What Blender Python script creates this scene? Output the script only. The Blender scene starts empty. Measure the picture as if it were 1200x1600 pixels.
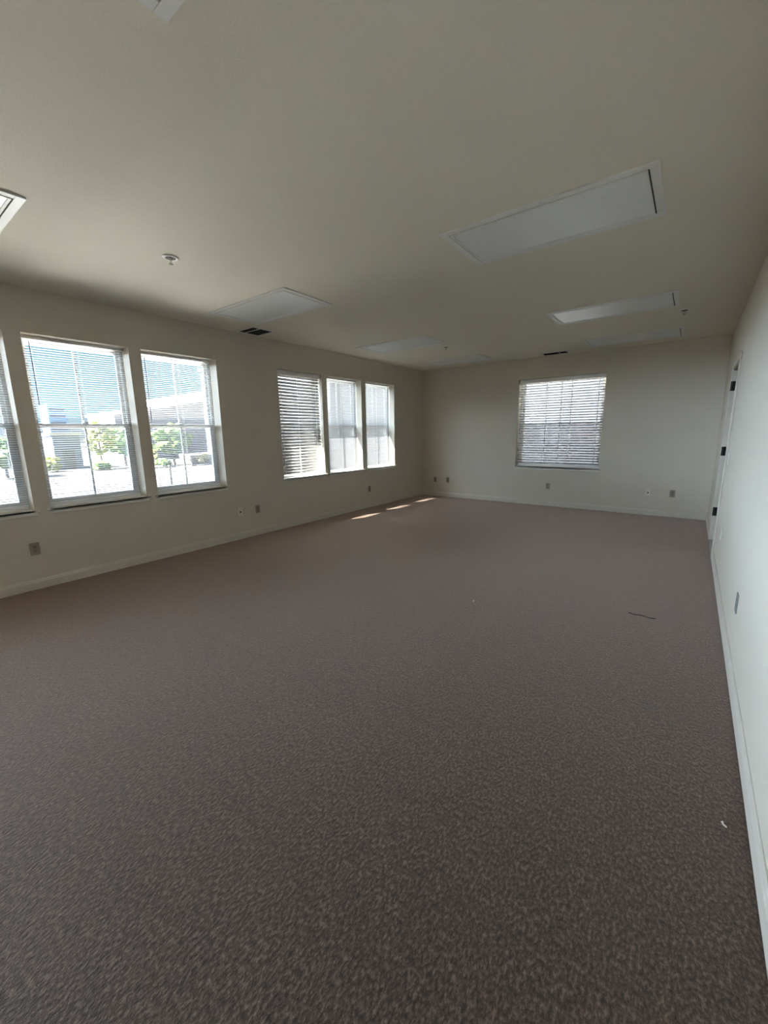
import bpy, bmesh, math, random
from mathutils import Vector, Matrix

SC = bpy.context.scene
COL = SC.collection
random.seed(7)

# ------------------------------------------------------------------ dimensions (metres)
XL, XR, YB, YR, H = -4.949, 0.325, 8.089, -4.6, 2.78     # left, right, back, rear wall faces, ceiling
WT = 0.225                                               # outer wall thickness
REV = 0.165                                              # depth of the window reveals
Z0, Z1 = 0.752, 2.39                                     # window opening, sill to head
GROUND = -3.6
SUN_DIR = Vector((1.0, 1.62, -2.1)).normalized()        # the way the sunlight travels

SUN_POWER = 80.0
SKY_POWER = 1.45
AUREOLE = 17.0
LOW_GLOW = 34.0  # strength of the low sky lobe added to light the room
EXPOSURE = 0.64

# ------------------------------------------------------------------ materials
def nodes_of(name):
    m = bpy.data.materials.new(name)
    m.use_nodes = True
    nt = m.node_tree
    b = nt.nodes['Principled BSDF']
    return m, nt, b


def plain(name, col, rough=0.6, metal=0.0, spec=0.5):
    m, nt, b = nodes_of(name)
    b.inputs['Base Color'].default_value = (*col, 1)
    b.inputs['Roughness'].default_value = rough
    b.inputs['Metallic'].default_value = metal
    b.inputs['Specular IOR Level'].default_value = spec
    return m


def textured(name, col, var=0.04, scale=60.0, rough=0.7, bump=0.0, bump_scale=None, dist=0.002, spec=0.4, detail=3.0):
    """base colour with a light procedural mottling and an optional fine relief"""
    m, nt, b = nodes_of(name)
    tc = nt.nodes.new('ShaderNodeTexCoord')
    nz = nt.nodes.new('ShaderNodeTexNoise')
    nz.inputs['Scale'].default_value = scale
    nz.inputs['Detail'].default_value = detail
    nt.links.new(tc.outputs['Object'], nz.inputs['Vector'])
    rp = nt.nodes.new('ShaderNodeValToRGB')
    lo = tuple(max(0, c * (1 - var)) for c in col)
    hi = tuple(min(1, c * (1 + var)) for c in col)
    rp.color_ramp.elements[0].position = 0.3
    rp.color_ramp.elements[1].position = 0.7
    rp.color_ramp.elements[0].color = (*lo, 1)
    rp.color_ramp.elements[1].color = (*hi, 1)
    nt.links.new(nz.outputs['Fac'], rp.inputs['Fac'])
    nt.links.new(rp.outputs['Color'], b.inputs['Base Color'])
    b.inputs['Roughness'].default_value = rough
    b.inputs['Specular IOR Level'].default_value = spec
    if bump:
        n2 = nt.nodes.new('ShaderNodeTexNoise')
        n2.inputs['Scale'].default_value = bump_scale or scale
        n2.inputs['Detail'].default_value = 2.0
        nt.links.new(tc.outputs['Object'], n2.inputs['Vector'])
        bp = nt.nodes.new('ShaderNodeBump')
        bp.inputs['Strength'].default_value = bump
        bp.inputs['Distance'].default_value = dist
        nt.links.new(n2.outputs['Fac'], bp.inputs['Height'])
        nt.links.new(bp.outputs['Normal'], b.inputs['Normal'])
    return m


PAINT = (0.62, 0.568, 0.473)
M_wall = textured('wall_paint', PAINT, 0.012, 3.0, 0.75, 0.25, 160.0, 0.0015, 0.3)
M_ceil = textured('ceiling_paint', (0.80, 0.745, 0.635), 0.03, 140.0, 0.8, 0.5, 110.0, 0.003, 0.25)
M_base = plain('baseboard_paint', (0.63, 0.585, 0.505), 0.45)
M_trim = plain('trim_paint', (0.84, 0.82, 0.76), 0.4)
M_vinyl = plain('white_vinyl', (0.84, 0.85, 0.85), 0.35)
M_rail = plain('blind_rail_enamel', (0.80, 0.79, 0.77), 0.4)

M_frame = plain('fixture_enamel', (0.80, 0.79, 0.755), 0.45)
M_ivory = plain('ivory_plastic', (0.30, 0.26, 0.195), 0.5)
M_ivory_dark = plain('ivory_plastic_recess', (0.21, 0.18, 0.13), 0.55)
M_white_plastic = plain('white_plate_plastic', (0.70, 0.67, 0.60), 0.45)
M_grey_plastic = plain('grey_plate_plastic', (0.20, 0.205, 0.205), 0.6)
M_black = plain('black_recess', (0.012, 0.011, 0.010), 0.7)
M_duct = plain('duct_interior', (0.02, 0.019, 0.018), 0.8)
M_bronze = plain('dark_bronze', (0.010, 0.008, 0.007), 0.6, 0.0, 0.2)
M_chrome = plain('chrome', (0.75, 0.73, 0.70), 0.2, 1.0)
M_satin = plain('satin_nickel', (0.30, 0.29, 0.27), 0.7, 0.0, 0.3)
M_alu = plain('worn_aluminium', (0.42, 0.41, 0.40), 0.45, 0.7)
M_wand = plain('clear_grey_wand', (0.20, 0.22, 0.25), 0.25)
M_seam = plain('dark_seam', (0.03, 0.028, 0.026), 0.8)
M_jamb = plain('doorway_paint', (0.60, 0.555, 0.48), 0.5)
M_hall = textured('hall_paint', (0.72, 0.69, 0.62), 0.02, 4.0, 0.8)
M_hall_floor = textured('hall_floor_tile', (0.06, 0.052, 0.047), 0.2, 20.0, 0.6)


def carpet_material():
    m, nt, b = nodes_of('brown_loop_carpet')
    L = nt.links.new
    tc = nt.nodes.new('ShaderNodeTexCoord')
    mp = nt.nodes.new('ShaderNodeMapping')
    mp.inputs['Scale'].default_value = (1.0, 0.55, 1.0)        # rows of loops run along the room
    L(tc.outputs['Object'], mp.inputs['Vector'])
    fine = nt.nodes.new('ShaderNodeTexNoise')
    fine.inputs['Scale'].default_value = 106.0
    fine.inputs['Detail'].default_value = 4.0
    fine.inputs['Roughness'].default_value = 0.68
    L(mp.outputs['Vector'], fine.inputs['Vector'])
    mid = nt.nodes.new('ShaderNodeTexNoise')
    mid.inputs['Scale'].default_value = 26.0
    mid.inputs['Detail'].default_value = 3.0
    L(mp.outputs['Vector'], mid.inputs['Vector'])
    big = nt.nodes.new('ShaderNodeTexNoise')
    big.inputs['Scale'].default_value = 0.9
    big.inputs['Detail'].default_value = 3.0
    L(tc.outputs['Object'], big.inputs['Vector'])
    r1 = nt.nodes.new('ShaderNodeValToRGB')
    e = r1.color_ramp.elements
    e[0].position = 0.36; e[0].color = (0.003, 0.0022, 0.0018, 1)
    e[1].position = 0.66; e[1].color = (0.176, 0.120, 0.091, 1)
    x = r1.color_ramp.elements.new(0.5); x.color = (0.046, 0.0308, 0.0230, 1)
    L(fine.outputs['Fac'], r1.inputs['Fac'])
    def scale_by(src, lo, hi, col):
        mr = nt.nodes.new('ShaderNodeMapRange')
        mr.inputs['From Min'].default_value = 0.3
        mr.inputs['From Max'].default_value = 0.7
        mr.inputs['To Min'].default_value = lo
        mr.inputs['To Max'].default_value = hi
        L(src, mr.inputs['Value'])
        mx = nt.nodes.new('ShaderNodeMix')
        mx.data_type = 'RGBA'; mx.blend_type = 'MULTIPLY'
        mx.inputs[0].default_value = 1.0
        L(col, mx.inputs[6]); L(mr.outputs['Result'], mx.inputs[7])
        return mx.outputs[2]
    c = scale_by(mid.outputs['Fac'], 0.78, 1.22, r1.outputs['Color'])
    c = scale_by(big.outputs['Fac'], 0.93, 1.07, c)
    L(c, b.inputs['Base Color'])
    b.inputs['Roughness'].default_value = 0.55
    b.inputs['Specular IOR Level'].default_value = 0.5
    b.inputs['Sheen Weight'].default_value = 0.70
    b.inputs['Sheen Roughness'].default_value = 0.45
    b.inputs['Sheen Tint'].default_value = (1.0, 0.78, 0.67, 1)
    b.inputs['Specular Tint'].default_value = (1.0, 0.78, 0.66, 1)
    bp = nt.nodes.new('ShaderNodeBump')
    bp.inputs['Strength'].default_value = 1.0
    bp.inputs['Distance'].default_value = 0.006
    L(fine.outputs['Fac'], bp.inputs['Height'])
    L(bp.outputs['Normal'], b.inputs['Normal'])
    return m


def glass_material():
    m = bpy.data.materials.new('window_glass'); m.use_nodes = True
    nt = m.node_tree; nt.nodes.clear()
    out = nt.nodes.new('ShaderNodeOutputMaterial')
    tr = nt.nodes.new('ShaderNodeBsdfTransparent'); tr.inputs['Color'].default_value = (0.95, 0.97, 0.965, 1)
    gl = nt.nodes.new('ShaderNodeBsdfGlossy'); gl.inputs['Roughness'].default_value = 0.02
    mx = nt.nodes.new('ShaderNodeMixShader'); mx.inputs[0].default_value = 0.008
    nt.links.new(tr.outputs[0], mx.inputs[1]); nt.links.new(gl.outputs[0], mx.inputs[2])
    nt.links.new(mx.outputs[0], out.inputs['Surface'])
    return m


def screen_material():
    m = bpy.data.materials.new('insect_screen_mesh'); m.use_nodes = True
    nt = m.node_tree; nt.nodes.clear()
    out = nt.nodes.new('ShaderNodeOutputMaterial')
    tr = nt.nodes.new('ShaderNodeBsdfTransparent')
    df = nt.nodes.new('ShaderNodeBsdfDiffuse'); df.inputs['Color'].default_value = (0.32, 0.35, 0.42, 1)
    mx = nt.nodes.new('ShaderNodeMixShader'); mx.inputs[0].default_value = 0.32
    nt.links.new(tr.outputs[0], mx.inputs[1]); nt.links.new(df.outputs[0], mx.inputs[2])
    nt.links.new(mx.outputs[0], out.inputs['Surface'])
    return m


def slat_material(name, col, trans):
    m = bpy.data.materials.new(name); m.use_nodes = True
    nt = m.node_tree
    b = nt.nodes['Principled BSDF']; out = nt.nodes['Material Output']
    b.inputs['Base Color'].default_value = (*col, 1)
    b.inputs['Roughness'].default_value = 0.38
    tl = nt.nodes.new('ShaderNodeBsdfTranslucent'); tl.inputs['Color'].default_value = (0.9, 0.9, 0.88, 1)
    mx = nt.nodes.new('ShaderNodeMixShader'); mx.inputs[0].default_value = trans
    nt.links.new(b.outputs[0], mx.inputs[1]); nt.links.new(tl.outputs[0], mx.inputs[2])
    nt.links.new(mx.outputs[0], out.inputs['Surface'])
    return m


def lens_material():
    """prismatic acrylic light lens: pale, faintly pebbled, glossy at grazing angles"""
    m, nt, b = nodes_of('prismatic_lens')
    tc = nt.nodes.new('ShaderNodeTexCoord')
    vo = nt.nodes.new('ShaderNodeTexVoronoi'); vo.inputs['Scale'].default_value = 95.0
    nt.links.new(tc.outputs['Object'], vo.inputs['Vector'])
    rp = nt.nodes.new('ShaderNodeValToRGB')
    rp.color_ramp.elements[0].color = (0.74, 0.755, 0.755, 1)
    rp.color_ramp.elements[1].color = (0.84, 0.855, 0.855, 1)
    nt.links.new(vo.outputs['Distance'], rp.inputs['Fac'])
    nt.links.new(rp.outputs['Color'], b.inputs['Base Color'])
    b.inputs['Roughness'].default_value = 0.33
    b.inputs['Specular IOR Level'].default_value = 1.0
    bp = nt.nodes.new('ShaderNodeBump'); bp.inputs['Strength'].default_value = 0.05; bp.inputs['Distance'].default_value = 0.002
    nt.links.new(vo.outputs['Distance'], bp.inputs['Height'])
    nt.links.new(bp.outputs['Normal'], b.inputs['Normal'])
    return m


M_carpet = carpet_material()
M_glass = glass_material()
M_screen = screen_material()
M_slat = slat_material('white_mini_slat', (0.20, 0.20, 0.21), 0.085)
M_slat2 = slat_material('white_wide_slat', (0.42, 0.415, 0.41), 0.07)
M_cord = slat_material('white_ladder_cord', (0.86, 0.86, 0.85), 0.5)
M_lens = lens_material()

M_lot = textured('sunlit_concrete', (0.055, 0.051, 0.048), 0.10, 0.3, 0.9)
M_bounce = textured('pale_bounce_paving', (0.64, 0.63, 0.605), 0.06, 0.5, 0.9)  # pale so the added ground throws sunlight up to the ceiling
M_bounce_grey = textured('grey_bounce_paving', (0.34, 0.335, 0.325), 0.06, 0.5, 0.9)  # for the added ground that bounces light through the far window
M_charcoal = textured('charcoal_cladding', (0.055, 0.055, 0.068), 0.15, 0.25, 0.8)
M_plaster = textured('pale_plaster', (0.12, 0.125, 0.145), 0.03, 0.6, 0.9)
M_white_ext = textured('white_cladding', (0.40, 0.39, 0.395), 0.03, 0.3, 0.8)
M_roof = textured('pale_roof_edge', (0.7, 0.69, 0.68), 0.02, 0.4, 0.7)
M_dark_ext = textured('slate_grey_cladding', (0.17, 0.175, 0.22), 0.12, 0.25, 0.8)
M_blue_ext = textured('blue_cladding', (0.20, 0.25, 0.42), 0.08, 0.3, 0.7)
M_tower = textured('haze_tinted_tower', (0.33, 0.55, 0.78), 0.05, 0.1, 0.7)  # blue cast of distant air put into the base colour
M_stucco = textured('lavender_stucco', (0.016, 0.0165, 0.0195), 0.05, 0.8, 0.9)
M_pane_ext = plain('facade_glazing', (0.16, 0.22, 0.32), 0.35)
M_block = textured('tan_block', (0.34, 0.27, 0.22), 0.12, 2.5, 0.9)
M_trunk = textured('bark', (0.16, 0.12, 0.09), 0.3, 6.0, 0.9)
M_leaf = textured('green_leaves', (0.15, 0.26, 0.06), 0.55, 2.2, 0.8)
M_leaf2 = textured('yellow_green_leaves', (0.32, 0.34, 0.08), 0.5, 2.0, 0.8)
M_leaf3 = textured('olive_leaves', (0.32, 0.27, 0.09), 0.5, 2.4, 0.8)
M_stop = plain('painted_wheel_stop', (0.3, 0.29, 0.27), 0.8)
M_post = plain('dark_post_paint', (0.06, 0.055, 0.05), 0.6)
M_ext_wall = textured('outer_stucco', (0.62, 0.57, 0.50), 0.05, 8.0, 0.9)

# ------------------------------------------------------------------ mesh helpers
class MB:
    def __init__(self):
        self.v = []; self.f = []
    def quad(self, a, b, c, d):
        n = len(self.v); self.v += [tuple(a), tuple(b), tuple(c), tuple(d)]; self.f.append((n, n + 1, n + 2, n + 3))
    def box(self, x0, x1, y0, y1, z0, z1):
        n = len(self.v)
        for x in (x0, x1):
            for y in (y0, y1):
                for z in (z0, z1):
                    self.v.append((x, y, z))
        for q in ((0, 1, 3, 2), (4, 6, 7, 5), (0, 4, 5, 1), (2, 3, 7, 6), (0, 2, 6, 4), (1, 5, 7, 3)):
            self.f.append(tuple(n + i for i in q))
        return self
    def prism(self, prof, axis, a, b):
        """closed 2-D profile swept from a to b along an axis; prof gives the two other coordinates in order"""
        n = len(self.v); k = len(prof)
        for t in (a, b):
            for p, q in prof:
                self.v.append({'x': (t, p, q), 'y': (p, t, q), 'z': (p, q, t)}[axis])
        for i in range(k):
            j = (i + 1) % k
            self.f.append((n + i, n + j, n + k + j, n + k + i))
        self.f.append(tuple(n + i for i in reversed(range(k))))
        self.f.append(tuple(n + k + i for i in range(k)))
        return self
    def tube(self, p, q, r, seg=8, r2=None):
        p = Vector(p); q = Vector(q); d = (q - p).normalized()
        u = d.orthogonal().normalized(); w = d.cross(u)
        n = len(self.v); r2 = r if r2 is None else r2
        for c, rr in ((p, r), (q, r2)):
            for i in range(seg):
                a = 2 * math.pi * i / seg
                self.v.append(tuple(c + u * rr * math.cos(a) + w * rr * math.sin(a)))
        for i in range(seg):
            j = (i + 1) % seg
            self.f.append((n + i, n + j, n + seg + j, n + seg + i))
        self.f.append(tuple(n + i for i in reversed(range(seg))))
        self.f.append(tuple(n + seg + i for i in range(seg)))
        return self
    def lathe(self, prof, c, seg=24):
        """profile of (radius, z) turned about the vertical through c"""
        n = len(self.v); k = len(prof)
        for r, z in prof:
            for i in range(seg):
                a = 2 * math.pi * i / seg
                self.v.append((c[0] + r * math.cos(a), c[1] + r * math.sin(a), c[2] + z))
        for s in range(k - 1):
            for i in range(seg):
                j = (i + 1) % seg
                self.f.append((n + s * seg + i, n + s * seg + j, n + (s + 1) * seg + j, n + (s + 1) * seg + i))
        self.f.append(tuple(n + i for i in range(seg)))
        self.f.append(tuple(n + (k - 1) * seg + i for i in reversed(range(seg))))
        return self
    def blob(self, c, r, rz, seed):
        rnd = random.Random(seed)
        bm = bmesh.new(); bmesh.ops.create_icosphere(bm, subdivisions=1, radius=1)
        n = len(self.v)
        for v in bm.verts:
            k = 0.75 + 0.5 * rnd.random()
            self.v.append((c[0] + v.co.x * r * k, c[1] + v.co.y * r * k, c[2] + v.co.z * rz * k))
        for f in bm.faces:
            self.f.append(tuple(n + v.index for v in f.verts))
        bm.free()
        return self
    def build(self, name, mat, parent=None, bevel=0.0, smooth=False, loc=None):
        me = bpy.data.meshes.new(name)
        vs = self.v
        if loc is not None:
            vs = [(a - loc[0], b - loc[1], c - loc[2]) for a, b, c in vs]
        me.from_pydata(vs, [], self.f)
        bm = bmesh.new(); bm.from_mesh(me)
        bmesh.ops.recalc_face_normals(bm, faces=bm.faces)
        bm.to_mesh(me); bm.free()
        me.materials.append(mat)
        if smooth:
            for p in me.polygons:
                p.use_smooth = True
        o = bpy.data.objects.new(name, me); COL.objects.link(o)
        if loc is not None:
            o.location = loc
        if bevel:
            bv = o.modifiers.new('bevel', 'BEVEL'); bv.width = bevel; bv.segments = 2; bv.limit_method = 'ANGLE'
        if parent is not None:
            attach(o, parent)
        return o


def attach(o, parent):
    """parts are written in world coordinates; keep them there"""
    o.parent = parent
    o.matrix_parent_inverse = Matrix.Translation(parent.location).inverted()


def tag(o, label, cat, group=None, kind=None):
    o['label'] = label; o['category'] = cat
    if group: o['group'] = group
    if kind: o['kind'] = kind
    return o


def struct(o, label, cat):
    return tag(o, label, cat, kind='structure')


def empty(name, loc):
    o = bpy.data.objects.new(name, None); o.empty_display_size = 0.1
    COL.objects.link(o); o.location = loc
    return o

# ------------------------------------------------------------------ room shell
LEFT_WIN = [(0.145, 1.035), (1.160, 2.049), (2.1735, 3.068), (4.040, 4.935), (5.049, 5.9365), (6.066, 6.978)]
REAR_LEFT = [(-4.2, -0.6)]                # unseen opening added behind the camera to let in more light
RL0, RL1 = 0.60, 2.50
BACK_WIN = (-2.778, -1.279, 0.735, 2.400)
DOOR = (5.76, 6.675, 2.14)                                             # opening in the right wall: y0, y1, height
DW = 0.135

def wall_with_holes(along, thick0, thick1, a0, a1, z0, z1, holes):
    """a wall running along 'y' or 'x', made of boxes round its openings"""
    mb = MB()
    def bx(p, q, r, s):
        if q - p < 1e-6 or s - r < 1e-6: return
        if along == 'y': mb.box(thick0, thick1, p, q, r, s)
        else: mb.box(p, q, thick0, thick1, r, s)
    cur = a0
    for h0, h1, hz0, hz1 in sorted(holes):
        bx(cur, h0, z0, z1); bx(h0, h1, z0, hz0); bx(h0, h1, hz1, z1); cur = h1
    bx(cur, a1, z0, z1)
    return mb

holes = [(a, b, Z0, Z1) for a, b in LEFT_WIN] + [(a, b, RL0, RL1) for a, b in REAR_LEFT]
o = wall_with_holes('y', XL - WT, XL, YR - WT, YB + WT, -0.25, H + 0.25, holes).build('wall_left', M_wall)
struct(o, 'long shaded cream wall with six blind-covered windows', 'wall')
o = wall_with_holes('x', YB, YB + WT, XL, XR, -0.25, H + 0.25, [(BACK_WIN[0], BACK_WIN[1], BACK_WIN[2], BACK_WIN[3])]).build('wall_back', M_wall)
struct(o, 'far cream end wall with a single window', 'wall')
o = wall_with_holes('y', XR, XR + DW, YR - WT, YB + WT, -0.25, H + 0.25, [(DOOR[0], DOOR[1], 0.0, DOOR[2])]).build('wall_right', M_wall)
struct(o, 'bright cream wall along the right edge with a doorway', 'wall')
o = MB().box(XL, XR, YR - WT, YR, -0.25, H + 0.25).build('wall_rear', M_wall)
struct(o, 'cream wall behind the viewer', 'wall')
o = MB().box(XL, XR, YR, YB, -0.25, 0.0).build('floor', M_carpet)
struct(o, 'brown loop-pile carpet covering the whole room', 'floor')
o = MB().box(XL, XR, YR, YB, H, H + 0.25).build('ceiling', M_ceil)
struct(o, 'flat cream ceiling with fine sprayed texture', 'ceiling')
o = MB().box(XL - WT - 0.66, XL - WT, 1.95, YB + 1.0, 2.97, 3.07).build('shading_eave', M_ext_wall)  # unseen overhang, its depth set to shade the upper panes
struct(o, 'added roof overhang outside, sized to shade the tops of the far left windows', 'sun shade')
o = MB().box(XL - WT - 1.9, XL - WT, YR - 4.5, 1.95, 2.97, 3.07).build('sun_block_canopy', M_ext_wall)  # unseen slab added to keep direct sun out of the near openings
struct(o, 'added canopy outside that keeps the sun off the near left windows', 'sun shade')

# glazing of the wide opening added behind the viewer for extra daylight
g = MB()
ra, rb = REAR_LEFT[0]
for y in (ra, (ra + rb) / 2 - 0.03, rb - 0.06):
    g.box(XL - 0.16, XL - 0.10, y, y + 0.06, RL0, RL1)
for z in (RL0, RL1 - 0.06):
    g.box(XL - 0.16, XL - 0.10, ra, rb, z, z + 0.06)
o = g.build('window_8', M_alu)  # frame of the unseen opening added to brighten the room
struct(o, 'unseen glazed opening added behind the viewer for extra daylight', 'window')
MB().box(XL - 0.134, XL - 0.126, ra, rb, RL0, RL1).build('glass', M_glass, o)

# baseboards: stepped profile, a hair above the pile
def base_profile(t=0.014, h=0.103):
    return [(0, 0.007), (t, 0.007), (t, h - 0.026), (t - 0.004, h - 0.018), (t - 0.005, h - 0.008), (0.004, h), (0, h)]

def baseboard(name, axis, face, sgn, spans, label):
    mb = MB()
    for a, b in spans:
        mb.prism([(face + sgn * p, q) for p, q in base_profile()], axis, a, b)
    struct(mb.build(name, M_base), label, 'baseboard')

baseboard('baseboard_left', 'y', XL, 1, [(YR, YB)], 'cream baseboard under the six left windows')
baseboard('baseboard_right', 'y', XR, -1, [(YR, DOOR[0] - 0.072), (DOOR[1] + 0.072, YB)], 'cream baseboard of the right wall, broken by the doorway')
mb = MB(); mb.prism([(YB - p, q) for p, q in base_profile()], 'x', XL, XR)
struct(mb.build('baseboard_back', M_base), 'cream baseboard along the far end wall', 'baseboard')

# ------------------------------------------------------------------ windows
def window(n, a0, a1, z0, z1, label, side='left'):
    """single-hung vinyl window set at the outer end of its reveal; drawn for the left wall, or turned for the back wall.
    d = depth from the inner wall face outwards, a = position along the wall"""
    mbs = {}
    if side == 'left':
        B = lambda mb, d0, d1, p, q, r, s: mb.box(XL - d1, XL - d0, p, q, r, s)
        loc = (XL - REV, (a0 + a1) / 2, z0)
    else:
        B = lambda mb, d0, d1, p, q, r, s: mb.box(p, q, YB + d0, YB + d1, r, s)
        loc = ((a0 + a1) / 2, YB + REV, z0)
    d0, d1 = REV, WT - 0.002
    fw = 0.032
    w = MB()
    B(w, d0, d1, a0, a0 + fw, z0, z1); B(w, d0, d1, a1 - fw, a1, z0, z1)
    B(w, d0, d1, a0 + fw, a1 - fw, z1 - fw, z1); B(w, d0, d1, a0 + fw, a1 - fw, z0, z0 + fw + 0.012)
    o = w.build('window_%d' % n, M_vinyl, loc=loc)
    struct(o, label, 'window')
    zm = z0 + 0.497 * (z1 - z0)
    ia, ib = a0 + fw, a1 - fw
    c = (a0 + a1) / 2
    def sash(name, da, db, r, s, rail):
        m = MB(); st = 0.034
        B(m, da, db, ia, ia + st, r, s); B(m, da, db, ib - st, ib, r, s)
        B(m, da, db, ia + st, ib - st, s - rail[1], s); B(m, da, db, ia + st, ib - st, r, r + rail[0])
        h = m.build(name, M_vinyl, o)
        k = MB(); B(k, (da + db) / 2 - 0.007, (da + db) / 2 + 0.007, c - 0.009, c + 0.009, r + rail[0], s - rail[1])
        k.build('muntin', M_vinyl, h)
        gl = MB(); B(gl, (da + db) / 2 - 0.002, (da + db) / 2 + 0.002, ia + st, ib - st, r + rail[0], s - rail[1])
        gl.build('glass', M_glass, h)
        return h
    sash('upper_sash', d0 + 0.031, d1 - 0.006, zm - 0.018, z1 - fw, (0.036, 0.034))
    lo = sash('lower_sash', d0 + 0.003, d0 + 0.029, z0 + fw + 0.012, zm + 0.020, (0.045, 0.038))
    k = MB(); B(k, d0 - 0.012, d0 + 0.010, c - 0.028, c + 0.028, zm + 0.020, zm + 0.030)
    B(k, d0 - 0.016, d0 - 0.004, c - 0.008, c + 0.024, zm + 0.030, zm + 0.040)
    k.build('sash_lock', M_vinyl, lo)
    s = MB(); B(s, d1 - 0.0045, d1 - 0.003, ia, ib, z0 + fw, zm - 0.02)
    s.build('insect_screen', M_screen, o)
    # sill board with a small nose, ears past the opening, and an apron
    t = MB()
    B(t, -0.030, REV - 0.001, a0 + 0.001, a1 - 0.001, z0, z0 + 0.019)
    B(t, -0.030, -0.001, a0 - 0.034, a1 + 0.034, z0, z0 + 0.019)
    B(t, -0.012, -0.001, a0 - 0.020, a1 + 0.020, z0 - 0.030, z0)
    t.build('sill', M_trim, o, bevel=0.003)
    return o

names_l = ['window cut off by the left edge of the photo', 'second window from the left, wide view of sky and yellow trees',
           'third window from the left, green tree outside', 'fourth window from the left, darkest slats, first of the far group',
           'fifth window from the left, middle of the far group', 'left-wall window nearest the far corner']
for i, (a, b) in enumerate(LEFT_WIN):
    window(i + 1, a, b, Z0, Z1, names_l[i])
window(7, BACK_WIN[0], BACK_WIN[1], BACK_WIN[2], BACK_WIN[3], 'single window in the far end wall', 'back')

# ------------------------------------------------------------------ blinds
def blind(a0, a1, z0, z1, side, wide, tilt, label, wand_at, ladders, depth, seed):
    rnd = random.Random(seed)
    if side == 'left':
        P = lambda d, a, z: (XL - d, a, z)
    else:
        P = lambda d, a, z: (a, YB + d, z)
    def B(mb, d0, d1, p, q, r, s):
        A = P(d0, p, r); Z = P(d1, q, s)
        mb.box(min(A[0], Z[0]), max(A[0], Z[0]), min(A[1], Z[1]), max(A[1], Z[1]), r, s)
    W, pitch = (0.050, 0.0465) if wide else (0.0250, 0.0215)
    hh = 0.045 if wide else 0.026
    hw = 0.027 if wide else 0.0135
    e0, e1 = a0 + 0.007, a1 - 0.007
    root = empty('venetian_blind', P(depth, (a0 + a1) / 2, z1 - 0.003))
    tag(root, label, 'blind', 'white venetian blinds')
    m = MB(); B(m, depth - hw, depth + hw, e0, e1, z1 - 0.003 - hh, z1 - 0.003)
    if wide:
        B(m, depth - hw - 0.008, depth - hw, e0 - 0.004, e1 + 0.004, z1 - 0.072, z1 - 0.004)      # valance board
    m.build('headrail', M_rail, root, bevel=0.002)
    top = z1 - 0.003 - hh - pitch * 0.7
    rail_h = 0.018 if wide else 0.012
    bot = z0 + 0.019 + rail_h + (0.012 if wide else 0.016)
    n = int((top - bot) / pitch)
    pitch = (top - bot) / n
    sl = MB()
    K = 4
    for i in range(n):
        zc = top - i * pitch
        th = tilt + rnd.uniform(-0.012, 0.012)
        wob = rnd.uniform(-0.0006, 0.0006)
        row = []
        for k in range(K + 1):
            u = k / K - 0.5
            crown = (0.0026 if not wide else 0.002) * (1 - (2 * u) ** 2)
            dd = u * W * math.cos(th) - crown * math.sin(th)
            zz = u * W * math.sin(th) + crown * math.cos(th)
            row.append((depth + dd, zc + zz + wob))
        b = len(sl.v)
        thick = 0.0026 if wide else 0.0
        for d_, z_ in row:
            sl.v.append(P(d_, e0 + 0.002, z_)); sl.v.append(P(d_, e1 - 0.002, z_))
        for k in range(K):
            sl.f.append((b + 2 * k, b + 2 * k + 1, b + 2 * k + 3, b + 2 * k + 2))
        if wide:
            b2 = len(sl.v)
            for d_, z_ in row:
                sl.v.append(P(d_ + thick * math.sin(th), e0 + 0.002, z_ - thick * math.cos(th)))
                sl.v.append(P(d_ + thick * math.sin(th), e1 - 0.002, z_ - thick * math.cos(th)))
            for k in range(K):
                sl.f.append((b2 + 2 * k, b2 + 2 * k + 2, b2 + 2 * k + 3, b2 + 2 * k + 1))
            sl.f.append((b, b2, b2 + 1, b + 1))
            e, f = b + 2 * K, b2 + 2 * K
            sl.f.append((e, e + 1, f + 1, f))
            for s in (0, 1):
                ring = [b + 2 * k + s for k in range(K + 1)] + [b2 + 2 * k + s for k in reversed(range(K + 1))]
                sl.f.append(tuple(ring))
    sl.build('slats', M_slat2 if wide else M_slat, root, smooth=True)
    m = MB(); B(m, depth - hw * 0.85, depth + hw * 0.85, e0, e1, bot - rail_h - 0.004, bot - 0.004)
    m.build('bottom_rail', M_rail, root, bevel=0.002)
    for fr in ladders:
        a = e0 + fr * (e1 - e0)
        c = MB()
        r = 0.0014 if wide else 0.0009
        hwid = 0.0045 if wide else 0.0
        for s in (-1, 1):
            d = depth + s * (W / 2 * math.cos(tilt) + 0.0015)
            if wide:
                B(c, d - r, d + r, a - hwid, a + hwid, bot, z1 - 0.003 - hh)
            else:
                c.tube(P(d, a, bot), P(d, a, z1 - 0.003 - hh), r, 5)
        c.build('ladder_cord', M_cord, root)
    if wand_at is not None:
        w = MB(); d = depth - hw - 0.012
        w.tube(P(d, wand_at, z1 - 0.055), P(d, wand_at - (0.0 if side == 'left' else 0), z1 - 0.055 - 0.72), 0.0042, 6)
        wd = w.build('tilt_wand', M_wand, root)
        h = MB(); h.tube(P(depth - hw + 0.002, wand_at, z1 - 0.028), P(d, wand_at, z1 - 0.055), 0.002, 5)
        h.build('wand_hook', M_chrome, wd)
    c = MB(); d = depth - hw - 0.006
    a = e1 - 0.045
    for off in (0.0, 0.007):
        c.tube(P(d, a + off, z1 - 0.04), P(d, a + off, z0 + 0.75), 0.0011, 5)
    pc = c.build('lift_cord', M_cord, root)
    k = MB(); k.tube(P(d, a + 0.0035, z0 + 0.76), P(d, a + 0.0035, z0 + 0.715), 0.004, 8, 0.007)
    k.build('cord_tassel', M_white_plastic, pc)
    return root

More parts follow.
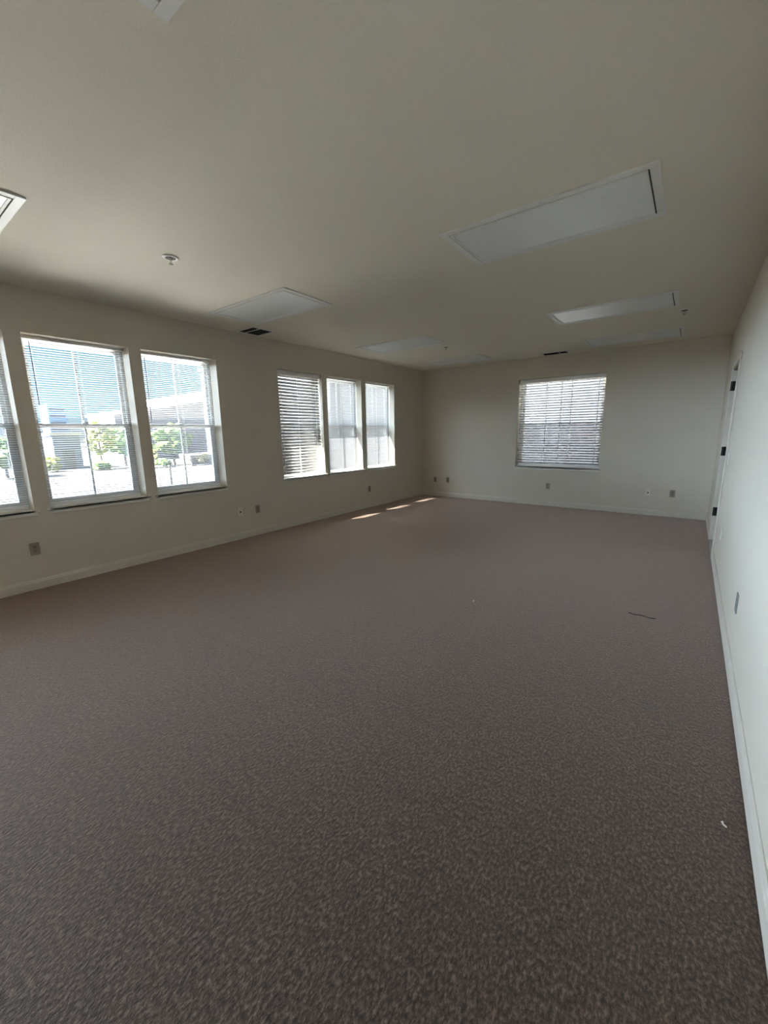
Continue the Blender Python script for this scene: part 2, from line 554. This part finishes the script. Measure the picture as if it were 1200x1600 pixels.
TL = [-0.22, -0.22, -0.21, 1.06, 0.99, 0.99]
labs = ['open white mini blind in the window cut off by the photo left edge',
        'open white mini blind over sky and yellow trees, widest window in view',
        'open white mini blind with a green tree showing through its slats',
        'wide-slatted white blind in the fourth window, dark stripes between its slats',
        'pale bluish mini blind in the middle window of the far group',
        'pale bluish mini blind in the left-wall window nearest the far corner']
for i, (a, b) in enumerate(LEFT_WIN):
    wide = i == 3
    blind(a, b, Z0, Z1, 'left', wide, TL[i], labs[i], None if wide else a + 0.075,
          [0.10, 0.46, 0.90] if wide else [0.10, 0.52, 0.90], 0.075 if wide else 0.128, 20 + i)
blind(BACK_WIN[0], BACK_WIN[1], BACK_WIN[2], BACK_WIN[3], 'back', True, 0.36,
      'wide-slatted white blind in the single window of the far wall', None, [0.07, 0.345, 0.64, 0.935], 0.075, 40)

# ------------------------------------------------------------------ doorway in the right wall
y0, y1, dh = DOOR
dr = MB()
dr.box(XR - 0.002, XR + DW + 0.002, y1 - 0.018, y1 - 0.0005, 0.0, dh - 0.0005)        # hinge jamb
dr.box(XR - 0.002, XR + DW + 0.002, y0 + 0.0005, y0 + 0.018, 0.0, dh - 0.0005)        # near jamb
dr.box(XR - 0.002, XR + DW + 0.002, y0 + 0.018, y1 - 0.018, dh - 0.018, dh - 0.0005)                 # head
dr.box(XR + 0.045, XR + 0.060, y1 - 0.030, y1 - 0.018, 0.0, dh - 0.018)                     # door stop
dr.box(XR + 0.045, XR + 0.060, y0 + 0.018, y0 + 0.030, 0.0, dh - 0.018)
dr.box(XR + 0.045, XR + 0.060, y0 + 0.030, y1 - 0.030, dh - 0.030, dh - 0.018)
door = dr.build('door_1', M_jamb, loc=(XR, (y0 + y1) / 2, 0.0))
struct(door, 'white doorway frame with dark hinge leaves in the right wall', 'door frame')
yj = y1 - 0.018
c = MB()
c.box(XR - 0.016, XR - 0.0005, y0 - 0.070, y0 - 0.006, 0.0, dh + 0.070)
c.box(XR - 0.016, XR - 0.0005, y1 + 0.006, y1 + 0.070, 0.0, dh + 0.070)
c.box(XR - 0.016, XR - 0.0005, y0 - 0.006, y1 + 0.006, dh + 0.006, dh + 0.070)
c.build('casing', M_jamb, door, bevel=0.004)
for z in (1.94, 1.155, 0.385):
    h = MB()
    h.box(XR + 0.002, XR + 0.040, yj - 0.003, yj + 0.0005, z - 0.056, z + 0.056)
    h.tube((XR - 0.006, yj - 0.004, z - 0.056), (XR - 0.006, yj - 0.004, z + 0.056), 0.0065, 10)
    ho = h.build('hinge', M_bronze, door); ho['label'] = 'dark bronze hinge leaf'
    s = MB()
    for dz in (-0.038, 0.0, 0.038):
        s.tube((XR + 0.022, yj - 0.0045, z + dz), (XR + 0.022, yj - 0.003, z + dz), 0.0035, 8)
    s.build('hinge_screw', M_black, ho)
k = MB()
for dz in (0.0, 0.052):
    k.tube((XR + 0.052, yj - 0.0135, 1.00 + dz), (XR + 0.052, yj - 0.0118, 1.00 + dz), 0.010, 10)
k.build('screw_hole', M_black, door)
t = MB(); t.prism([(XR - 0.010, 0.0), (XR + 0.005, 0.010), (XR + 0.050, 0.010), (XR + 0.065, 0.0)], 'y', y0 + 0.001, y1 - 0.001)
t.build('threshold', M_alu, door)
# a short stretch of hall behind it
hb = MB()
X2 = XR + DW; X3 = X2 + 1.5
hb.box(X3, X3 + 0.1, 3.6, 8.6, -0.2, H); hb.box(X2, X3, 3.5, 3.6, -0.2, H); hb.box(X2, X3, 8.6, 8.7, -0.2, H)
o = hb.build('wall_hall', M_hall); struct(o, 'dim wall of the hall beyond the doorway', 'wall')
o = MB().box(X2, X3, 3.6, 8.6, -0.2, -0.001).build('floor_hall', M_hall_floor); struct(o, 'dark hall floor beyond the doorway', 'floor')
o = MB().box(X2, X3 + 0.1, 3.5, 8.7, H, H + 0.1).build('ceiling_hall', M_hall); struct(o, 'ceiling of the hall beyond the doorway', 'ceiling')

# ------------------------------------------------------------------ ceiling lights
def troffer(cx, cy, w, d, label):
    root = empty('ceiling_light', (cx, cy, H))
    tag(root, label, 'ceiling light', 'recessed ceiling lights')
    zb = H - 0.010
    fl = 0.046
    m = MB()
    x0, x1, ya, yb = cx - w / 2, cx + w / 2, cy - d / 2, cy + d / 2
    m.box(x0, x1, ya, ya + fl, zb, H); m.box(x0, x1, yb - fl, yb, zb, H)
    m.box(x0, x0 + fl, ya + fl, yb - fl, zb, H); m.box(x1 - fl, x1, ya + fl, yb - fl, zb, H)
    fr = m.build('frame', M_frame, root, bevel=0.002)
    # the hinged lens door: thin inner rim, dark seam round it
    s = MB(); g = 0.008
    a, b, c_, e = x0 + fl, x1 - fl, ya + fl, yb - fl
    s.box(a, b, c_, e, H - 0.0035, H - 0.0005)
    s.build('seam', M_seam, root)
    r = MB(); rw = 0.014
    a += g; b -= g; c_ += g; e -= g
    zr = H - 0.011
    r.box(a, b, c_, c_ + rw, zr, H - 0.0035); r.box(a, b, e - rw, e, zr, H - 0.0035)
    r.box(a, a + rw, c_ + rw, e - rw, zr, H - 0.0035); r.box(b - rw, b, c_ + rw, e - rw, zr, H - 0.0035)
    rim = r.build('lens_rim', M_frame, root)
    l = MB(); l.box(a + rw, b - rw, c_ + rw, e - rw, H - 0.0075, H - 0.0036)
    l.build('lens', M_lens, root)
    for fx in (0.22, 0.78):
        k = MB()
        k.box(x0 + fx * w - 0.018, x0 + fx * w + 0.018, ya + fl - 0.004, ya + fl + 0.010, zb - 0.0025, zb + 0.001)
        k.build('latch', M_frame, root)
    return root

TW, TD = 1.262, 0.655
troffer(-0.905, 3.046, TW, TD, 'largest ceiling light in full view, grey lens, nearest the right wall')
troffer(-0.883, 5.518, TW, TD, 'middle of the three ceiling lights along the right side')
troffer(-0.860, 7.378, TW, TD, 'slim far ceiling light beside the back wall air vent on the right')
troffer(-0.880, 0.545, TW, TD, 'ceiling light frame corner cut off by the top edge of the photo')
troffer(-3.790, 3.030, TW, TD, 'pale diamond-looking ceiling light beside the dark square vent on the left')
troffer(-3.782, 5.525, TW, TD, 'brightest white ceiling light, second of the left row from the vent')
troffer(-3.765, 7.415, TW, TD, 'dull beige ceiling light closest to the far left corner')
troffer(-3.780, 0.545, TW, TD, 'ceiling light corner cut off by the left edge of the photo')

# ------------------------------------------------------------------ air vents
def vent(cx, cy, w, d, split, label, nb):
    root = empty('air_vent', (cx, cy, H))
    tag(root, label, 'vent')
    x0, x1, ya, yb = cx - w / 2, cx + w / 2, cy - d / 2, cy + d / 2
    fl = 0.030
    m = MB(); zb = H - 0.008
    m.box(x0, x1, ya, ya + fl, zb, H); m.box(x0, x1, yb - fl, yb, zb, H)
    m.box(x0, x0 + fl, ya + fl, yb - fl, zb, H); m.box(x1 - fl, x1, ya + fl, yb - fl, zb, H)
    m.build('frame', M_frame, root, bevel=0.002)
    MB().box(x0 + fl, x1 - fl, ya + fl, yb - fl, H - 0.0022, H - 0.0004).build('duct_opening', M_duct, root)
    b = MB()
    if split[0] == 'x':
        p = x0 + split[1] * w
        b.box(p - 0.008, p + 0.008, ya + fl, yb - fl, zb, H - 0.0023)
    else:
        p = ya + split[1] * d
        b.box(x0 + fl, x1 - fl, p - 0.008, p + 0.008, zb, H - 0.0023)
    b.build('divider', M_frame, root)
    l = MB()
    for i in range(nb):
        t = (i + 0.5) / nb
        if split[0] == 'x':
            yy = ya + fl + t * (d - 2 * fl)
            l.prism([(yy - 0.006, zb + 0.001), (yy - 0.004, zb), (yy + 0.006, H - 0.0026), (yy + 0.004, H - 0.0024)], 'x', x0 + fl, x1 - fl)
        else:
            xx = x0 + fl + t * (w - 2 * fl)
            l.prism([(xx - 0.006, zb + 0.001), (xx - 0.004, zb), (xx + 0.006, H - 0.0026), (xx + 0.004, H - 0.0024)], 'y', ya + fl, yb - fl)
    l.build('louvers', M_bronze, root)
    return root

vent(-4.735, 3.545, 0.38, 0.36, ('y', 0.36), 'dark square air vent by the left wall, beside the pale diamond-looking light', 7)
vent(-2.085, 7.870, 0.46, 0.27, ('x', 0.66), 'narrow dark slot of an air vent above the far wall window', 5)

# ------------------------------------------------------------------ sprinklers
def sprinkler(cx, cy, label):
    root = empty('sprinkler_head', (cx, cy, H))
    tag(root, label, 'sprinkler')
    MB().lathe([(0.060, 0.0012), (0.060, -0.003), (0.048, -0.010), (0.038, -0.008), (0.036, -0.0015)], (cx, cy, H), 32).build('escutcheon', M_trim, root, smooth=False)
    MB().lathe([(0.0372, -0.0062), (0.030, -0.0066), (0.012, -0.0068)], (cx, cy, H), 24).build('cup', M_black, root)
    b = MB().lathe([(0.010, -0.0069), (0.010, -0.020), (0.006, -0.022)], (cx, cy, H), 14)
    for s in (-1, 1):
        b.tube((cx + s * 0.009, cy, H - 0.020), (cx + s * 0.013, cy, H - 0.032), 0.0022, 6)
        b.tube((cx + s * 0.013, cy, H - 0.032), (cx + s * 0.004, cy, H - 0.046), 0.0022, 6)
    b.build('nozzle', M_satin, root)
    d = MB().lathe([(0.004, -0.045), (0.017, -0.047), (0.017, -0.0485), (0.004, -0.0495)], (cx, cy, H), 20)
    d.build('deflector', M_satin, root)

sprinkler(-3.313, 1.756, 'white-ringed fire sprinkler closest to the viewer, on bare ceiling above the left windows')
sprinkler(-3.303, 6.111, 'tiny fire sprinkler between the two far left ceiling lights')
sprinkler(-0.217, 6.091, 'tiny fire sprinkler at the right end of the two far right ceiling lights')

# ------------------------------------------------------------------ wall plates
def plate(wall, a, z, style, label, mat=None):
    """duplex outlet, jack or switch plate on a wall face"""
    hw, hh, t = 0.0365, 0.0585, 0.006
    if wall == 'left':
        P = lambda d, aa, zz: (XL + d, aa, zz)
    elif wall == 'back':
        P = lambda d, aa, zz: (aa, YB - d, zz)
    else:
        P = lambda d, aa, zz: (XR - d, aa, zz)
    def B(mb, d0, d1, p, q, r, s):
        A = P(d0, p, r); Z = P(d1, q, s)
        mb.box(min(A[0], Z[0]), max(A[0], Z[0]), min(A[1], Z[1]), max(A[1], Z[1]), r, s)
    nm = {'outlet': 'wall_outlet', 'jack': 'cable_jack', 'switch': 'light_switch', 'data': 'data_outlet'}[style]
    mat = mat or (M_white_plastic if style in ('jack', 'switch') else M_ivory)
    m = MB(); B(m, 0.0, t, a - hw, a + hw, z - hh, z + hh)
    root = m.build(nm, mat, bevel=0.002, loc=P(0, a, z))
    tag(root, label, {'outlet': 'outlet', 'jack': 'wall jack', 'switch': 'light switch', 'data': 'outlet'}[style])
    if style in ('outlet', 'data'):
        for dz in (-0.0195, 0.0195):
            r = MB(); B(r, t, t + 0.002, a - 0.0165, a + 0.0165, z + dz - 0.014, z + dz + 0.014)
            rec = r.build('receptacle', M_ivory_dark if mat is M_ivory else mat, root, bevel=0.0015)
            s = MB()
            for da in (-0.0065, 0.0065):
                B(s, t + 0.002, t + 0.0024, a + da - 0.001, a + da + 0.001, z + dz - 0.002, z + dz + 0.007)
            B(s, t + 0.002, t + 0.0024, a - 0.002, a + 0.002, z + dz - 0.010, z + dz - 0.006)
            s.build('slot', M_black, rec)
        k = MB(); A = P(t, a, z); Z = P(t + 0.001, a, z); k.tube(A, Z, 0.003, 8)
        k.build('screw', M_chrome, root)
    elif style == 'jack':
        k = MB(); k.tube(P(t, a, z - 0.008), P(t + 0.004, a, z - 0.008), 0.012, 12); k.build('socket', M_black, root)
        for dz in (-0.042, 0.042):
            s = MB(); s.tube(P(t, a, z + dz), P(t + 0.001, a, z + dz), 0.003, 8)
            s.build('screw', M_chrome, root)
    else:
        r = MB(); B(r, t, t + 0.0025, a - 0.017, a + 0.017, z - 0.034, z + 0.034); r.build('rocker', M_white_plastic, root, bevel=0.001)
    return root

plate('left', 0.983, 0.403, 'outlet', 'tan outlet on the shaded wall below the window cut off by the left edge')
plate('left', 3.235, 0.397, 'jack', 'white cable jack with dark hole on the left wall, left of a tan outlet')
plate('left', 3.522, 0.385, 'outlet', 'tan outlet on the left wall, just right of the white cable jack')
plate('left', 6.115, 0.372, 'outlet', 'tan outlet on the left wall under the far group of windows')
plate('back', -4.605, 0.379, 'outlet', 'small dark outlet on the far wall closest to the left corner')
plate('back', -4.285, 0.383, 'outlet', 'tan outlet on the far wall, second from the left corner')
plate('back', -2.125, 0.388, 'outlet', 'tan outlet on the far wall directly under the window')
plate('back', -0.498, 0.393, 'jack', 'white cable jack with dark hole on the far wall')
plate('back', -0.161, 0.392, 'outlet', 'olive tan outlet on the far wall closest to the right corner')
plate('right', 3.118, 0.402, 'outlet', 'grey outlet on the bright right wall, seen edge-on nearest the viewer', M_grey_plastic)
plate('right', 4.975, 0.440, 'outlet', 'pale outlet low on the right wall just before the doorway', M_white_plastic)
plate('right', 5.440, 1.135, 'switch', 'white light switch beside the doorway frame')

# ------------------------------------------------------------------ small marks on the carpet
def lint(x, y, r, label, mat, seed):
    rnd = random.Random(seed); mb = MB()
    p = Vector((x, y, 0.004))
    for i in range(5):
        q = p + Vector((rnd.uniform(-r, r), rnd.uniform(-r, r), rnd.uniform(-0.001, 0.003)))
        mb.tube(p, q, 0.0028, 5); p = q
    tag(mb.build('carpet_lint', mat, loc=(x, y, 0.0)), label, 'lint')

M_lint = plain('pale_lint', (0.62, 0.56, 0.50), 0.9)
M_scuff = plain('dark_yarn', (0.022, 0.017, 0.015), 0.9)
lint(0.252, 1.735, 0.008, 'pale scrap of lint on the carpet beside the right baseboard', M_lint, 3)
lint(-1.371, 3.070, 0.013, 'pale scrap of lint out on the open carpet', M_lint, 5)
sc = MB()
pts = [(-0.262, 3.590), (-0.215, 3.580), (-0.165, 3.592), (-0.120, 3.575), (-0.078, 3.583)]
for p, q in zip(pts, pts[1:]):
    sc.tube((*p, 0.002), (*q, 0.002), 0.0032, 5)
tag(sc.build('carpet_snag', M_scuff, loc=(-0.17, 3.583, 0.0)), 'short dark snag line in the carpet towards the right wall', 'carpet snag')

# ------------------------------------------------------------------ outside
o = MB().box(-420, 60, -160, 260, GROUND - 0.3, GROUND).build('parking_lot', M_lot)
struct(o, 'sunlit pale parking lot outside the windows', 'ground')

def building(name, prof_axis, prof, a, b, mat, label, roof=None, wins=None, wmat=None):
    m = MB().prism(prof, prof_axis, a, b)
    o = m.build(name, mat)
    tag(o, label, 'building')
    return o

o = MB().box(-32, XL - WT, 0.8, 23.5, GROUND, GROUND + 0.08).build('bounce_forecourt', M_bounce)  # out of view, added to bounce sunlight onto the ceiling
struct(o, 'unseen pale ground added below the windows to bounce sunlight upward', 'ground')
o = MB().box(XL - WT, 14, YB + WT, 23.5, GROUND, GROUND + 0.08).build('bounce_court', M_bounce_grey)  # out of view, added to bounce light up through the back window
struct(o, 'unseen ground added behind the far wall to bounce light in through its window', 'ground')
# slate-grey building behind the green tree
bd = MB().box(-104, -95, 40, 70, GROUND, 3.75).build('warehouse', M_dark_ext)
tag(bd, 'dark slate-grey building behind the green tree in the third window', 'building')
for yy in (43, 50, 57.5, 62):
    w = MB().box(-95.02, -94.9, yy, yy + 2.2, -0.6, 1.6); w.build('window', M_pane_ext, bd)
MB().box(-104.2, -94.7, 39.7, 70.3, 3.75, 4.1).build('roof_edge', M_roof, bd)
# long white hall with a rising roof line
pr = [(48, GROUND), (96, GROUND), (96, 16.2), (57, 9.0), (48, 7.4)]
wh = MB(); wh.prism(pr, 'x', -150, -130)
wh = wh.build('white_hall', M_white_ext); tag(wh, 'long white building with a rising roof line in the third window', 'building')
rf = MB(); rf.prism([(47.5, 7.3), (57, 9.0), (96, 16.2), (96, 17.0), (57, 9.8), (47.5, 8.1)], 'x', -150.5, -129.4)
rf.build('roof', M_roof, wh)
up = MB(); up.prism([(63, 10.9), (96, 17.0), (96, 19.8), (63, 12.9)], 'x', -150, -140); up.build('upper_storey', M_white_ext, wh)
# far tower; hazy blue of distance put into its colour
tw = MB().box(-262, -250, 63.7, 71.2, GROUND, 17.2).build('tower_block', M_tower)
tag(tw, 'tower block far off in the second window, coloured hazy blue for distance', 'building')
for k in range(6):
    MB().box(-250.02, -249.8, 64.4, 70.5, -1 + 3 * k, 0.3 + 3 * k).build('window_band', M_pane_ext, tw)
# blue shed
bs = MB().box(-88, -80, 20.4, 24.0, GROUND, 1.75).build('blue_shed', M_blue_ext)
tag(bs, 'dark blue shed beside yellow trees in the second window', 'building')
MB().box(-88.2, -79.7, 20.1, 24.3, 1.75, 2.1).build('roof', M_roof, bs)
MB().box(-80.02, -79.9, 21.4, 23.0, GROUND, -0.6).build('shed_door', M_dark_ext, bs)
# pale buildings close to the far windows
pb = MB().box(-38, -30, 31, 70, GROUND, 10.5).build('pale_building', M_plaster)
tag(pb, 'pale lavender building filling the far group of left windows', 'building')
MB().box(-38.3, -29.7, 30.7, 70.3, 10.5, 10.9).build('parapet', M_roof, pb)
cb = MB().box(-74, -61, 42.5, 62, GROUND, 13.0).build('charcoal_building', M_charcoal)
tag(cb, 'tall charcoal building in the dark gaps of the fourth window blind', 'building')
MB().box(-74.3, -60.7, 42.2, 62.3, 13.0, 13.5).build('parapet', M_charcoal, cb)
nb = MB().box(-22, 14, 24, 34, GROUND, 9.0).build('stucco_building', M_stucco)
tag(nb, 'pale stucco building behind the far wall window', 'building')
MB().box(-22.3, 14.3, 23.7, 34.3, 9.0, 9.4).build('parapet', M_roof, nb)
# tan block wall
bw = MB().box(-76, -71.6, 38.0, 50.0, GROUND, -2.15).build('block_wall', M_block)
tag(bw, 'low tan block wall past the green tree', 'wall')
MB().box(-76.1, -71.5, 37.9, 50.1, -2.15, -1.98).build('coping', M_roof, bw)

def tree(name, x, y, rad, zlo, zhi, mat, label, seed, n=70, cat='tree'):
    rnd = random.Random(seed)
    root = empty(name, (x, y, GROUND)); tag(root, label, cat)
    zc, rz = (zlo + zhi) / 2, (zhi - zlo) / 2
    f = MB()
    for i in range(n):
        u = rnd.uniform(-1, 1); a = rnd.uniform(0, 2 * math.pi); q = math.sqrt(1 - u * u) * (0.55 + 0.4 * rnd.random())
        r = rad * rnd.uniform(0.14, 0.26)
        f.blob((x + rad * q * math.cos(a), y + rad * q * math.sin(a), zc + rz * u * 0.86), r, r * 0.9, seed * 100 + i)
    f.build('foliage', mat, root)
    t = MB(); t.tube((x, y, GROUND), (x, y, zc), rad * 0.07, 8, rad * 0.035)
    for k in range(4):
        a = k * 1.6 + seed
        t.tube((x, y, zlo), (x + rad * 0.5 * math.cos(a), y + rad * 0.5 * math.sin(a), zc + rz * 0.3), rad * 0.03, 6, rad * 0.012)
    t.build('trunk', M_trunk, root)
    return root

tree('leafy_tree', -71, 34.5, 3.1, -1.6, 3.4, M_leaf, 'round green tree in the third window', 1, 90)
tree('small_tree', -70, 29.9, 1.7, -3.1, 0.4, M_leaf2, 'small yellow-green tree at the left side of the third window', 2, 50)
tree('yellow_tree', -75, 25.0, 2.1, -1.4, 4.0, M_leaf2, 'tall yellow-green tree right of the blue shed', 3, 80)
tree('olive_tree', -78, 29.6, 3.0, -1.6, 3.2, M_leaf, 'broad green tree at the right side of the second window', 4, 80)
tree('green_tree', -70, 12.6, 2.6, -2.2, 1.6, M_leaf, 'green tree in the window cut off by the left edge', 5, 70)
def shrub(x, y, rad, h, mat, label, seed):
    rnd = random.Random(seed); f = MB()
    for i in range(26):
        a = rnd.uniform(0, 6.28); q = rnd.random() ** 0.5; r = rad * rnd.uniform(0.25, 0.4)
        f.blob((x + rad * 0.75 * q * math.cos(a), y + rad * 0.75 * q * math.sin(a), GROUND + r * 0.6 + (h - r) * rnd.random() * (1 - 0.5 * q)), r, r * 0.9, seed * 100 + i)
    tag(f.build('garden_shrub', mat, loc=(x, y, GROUND)), label, 'shrub')
shrub(-69.4, 39.3, 1.5, 2.2, M_leaf3, 'yellow shrub in front of the tan block wall', 6)
shrub(-76, 18.9, 1.3, 3.2, M_leaf2, 'yellow-green shrub left of the blue shed', 7)
shrub(-73, 24.0, 1.5, 1.5, M_leaf, 'low green shrub under the tall yellow-green tree', 8)
shrub(-72, 33.0, 1.4, 1.3, M_leaf, 'low green shrub at the foot of the round green tree', 9)

p = MB().tube((-43.5, 20.6, GROUND), (-43.5, 20.6, -1.68), 0.09, 10)
po = p.build('bollard_post', M_post, loc=(-43.5, 20.6, GROUND)); tag(po, 'dark bollard post on the pale parking lot', 'post')
MB().lathe([(0.10, 0), (0.10, 0.06), (0.05, 0.10)], (-43.5, 20.6, -1.68), 10).build('cap', M_post, po)

d = Vector((11.2, 5.6, 0)).normalized()
nrm = Vector((-d.y, d.x, 0))
proto = MB()
prof = [(-0.12, 0.0), (0.12, 0.0), (0.07, 0.20), (-0.07, 0.20)]
proto.prism(prof, 'x', -0.95, 0.95)
ws = None
LW = ['leftmost pale wheel stop of the row by the round green tree', 'second pale wheel stop from the left', 'third pale wheel stop from the left',
      'fourth pale wheel stop from the left', 'rightmost pale wheel stop, nearest the tan wall']
for i in range(5):
    if ws is None:
        o = ws = proto.build('wheel_stop', M_stop)
    else:
        o = ws.copy(); COL.objects.link(o)
    c = Vector((-71.5, 31.9, GROUND)) + d * (2.75 * i)
    o.location = c; o.rotation_euler = (0, 0, math.atan2(d.y, d.x))
    tag(o, LW[i], 'wheel stop', 'wheel stops along the lot')

# ------------------------------------------------------------------ daylight
sun = bpy.data.lights.new('sun', 'SUN'); sun.energy = SUN_POWER; sun.angle = math.radians(0.55); sun.color = (1.0, 0.95, 0.88)
so = bpy.data.objects.new('sun', sun); COL.objects.link(so)
so.rotation_euler = SUN_DIR.to_track_quat('-Z', 'Y').to_euler(); so.location = (-20, -20, 30)

W = bpy.data.worlds.new('day_sky'); SC.world = W; W.use_nodes = True
nt = W.node_tree; nt.nodes.clear()
out = nt.nodes.new('ShaderNodeOutputWorld'); bg = nt.nodes.new('ShaderNodeBackground')
bg.inputs['Strength'].default_value = SKY_POWER
nt.links.new(bg.outputs[0], out.inputs['Surface'])
tc = nt.nodes.new('ShaderNodeTexCoord'); sx = nt.nodes.new('ShaderNodeSeparateXYZ')
nt.links.new(tc.outputs['Generated'], sx.inputs[0])
rp = nt.nodes.new('ShaderNodeValToRGB'); cr = rp.color_ramp
cr.elements[0].position = 0.0; cr.elements[0].color = (0.28, 0.33, 0.36, 1)
cr.elements[1].position = 1.0; cr.elements[1].color = (0.05, 0.12, 0.25, 1)
for pos, c in ((0.05, (0.17, 0.29, 0.35, 1)), (0.16, (0.062, 0.20, 0.30, 1)), (0.4, (0.075, 0.18, 0.31, 1))):
    e = cr.elements.new(pos); e.color = c
nt.links.new(sx.outputs['Z'], rp.inputs['Fac'])
# sky brighter round the sun, plus a low lobe added to light the room
def math_node(op, a, b=None):
    n = nt.nodes.new('ShaderNodeMath'); n.operation = op
    for i, v in enumerate((a, b)):
        if v is None: continue
        if isinstance(v, (int, float)): n.inputs[i].default_value = v
        else: nt.links.new(v, n.inputs[i])
    return n.outputs[0]
def dot_with(vec):
    dt = nt.nodes.new('ShaderNodeVectorMath'); dt.operation = 'DOT_PRODUCT'
    dt.inputs[1].default_value = tuple(vec)
    nt.links.new(tc.outputs['Generated'], dt.inputs[0])
    return math_node('MAXIMUM', dt.outputs['Value'], 0.0)
aur = math_node('MULTIPLY', math_node('POWER', dot_with(-SUN_DIR), 8.0), AUREOLE)
hz = Vector((-0.75, -0.66, 0)).normalized()
low = math_node('POWER', 2.718, math_node('MULTIPLY', math_node('ABSOLUTE', sx.outputs['Z']), -3.0))
low_glow = math_node('MULTIPLY', math_node('MULTIPLY', math_node('POWER', dot_with(hz), 10.0), low), LOW_GLOW)
tot = math_node('ADD', aur, low_glow)
glow = nt.nodes.new('ShaderNodeMix'); glow.data_type = 'RGBA'; glow.blend_type = 'MULTIPLY'; glow.inputs[0].default_value = 1.0
glow.inputs[6].default_value = (0.78, 0.95, 1.19, 1)
nt.links.new(tot, glow.inputs[7])
ad = nt.nodes.new('ShaderNodeMix'); ad.data_type = 'RGBA'; ad.blend_type = 'ADD'; ad.inputs[0].default_value = 1.0
nt.links.new(rp.outputs['Color'], ad.inputs[6]); nt.links.new(glow.outputs[2], ad.inputs[7])
nt.links.new(ad.outputs[2], bg.inputs['Color'])

# ------------------------------------------------------------------ camera
R = Matrix(((0.8007810140385304, -0.5899390656724564, -0.10354547961612016),
            (0.5987667249158396, 0.7841133438065138, 0.16323196132537038),
            (-0.015105518494326344, -0.19271264322321235, 0.9811389608271299)))   # columns: right, forward, up
cd = bpy.data.cameras.new('camera'); co = bpy.data.objects.new('camera', cd); COL.objects.link(co)
r, f, u = R.col[0], R.col[1], R.col[2]
co.matrix_world = Matrix(((r.x, u.x, -f.x, 0.0), (r.y, u.y, -f.y, 0.0), (r.z, u.z, -f.z, 1.4496), (0, 0, 0, 1)))
cd.sensor_fit = 'HORIZONTAL'; cd.sensor_width = 36.0; cd.lens = 36.0 * 632.4953 / 1200.0
cd.clip_start = 0.02; cd.clip_end = 1000
SC.camera = co

# ------------------------------------------------------------------ render look
vs = SC.view_settings
SC.display_settings.display_device = 'sRGB'
vs.view_transform = 'Standard'; vs.look = 'None'; vs.exposure = EXPOSURE; vs.gamma = 1.0; vs.use_curve_mapping = False
cy = SC.cycles
cy.use_denoising = True
cy.max_bounces = 14; cy.diffuse_bounces = 10; cy.glossy_bounces = 4; cy.transmission_bounces = 8; cy.transparent_max_bounces = 24
cy.sample_clamp_indirect = 12.0
cy.caustics_reflective = False; cy.caustics_refractive = False
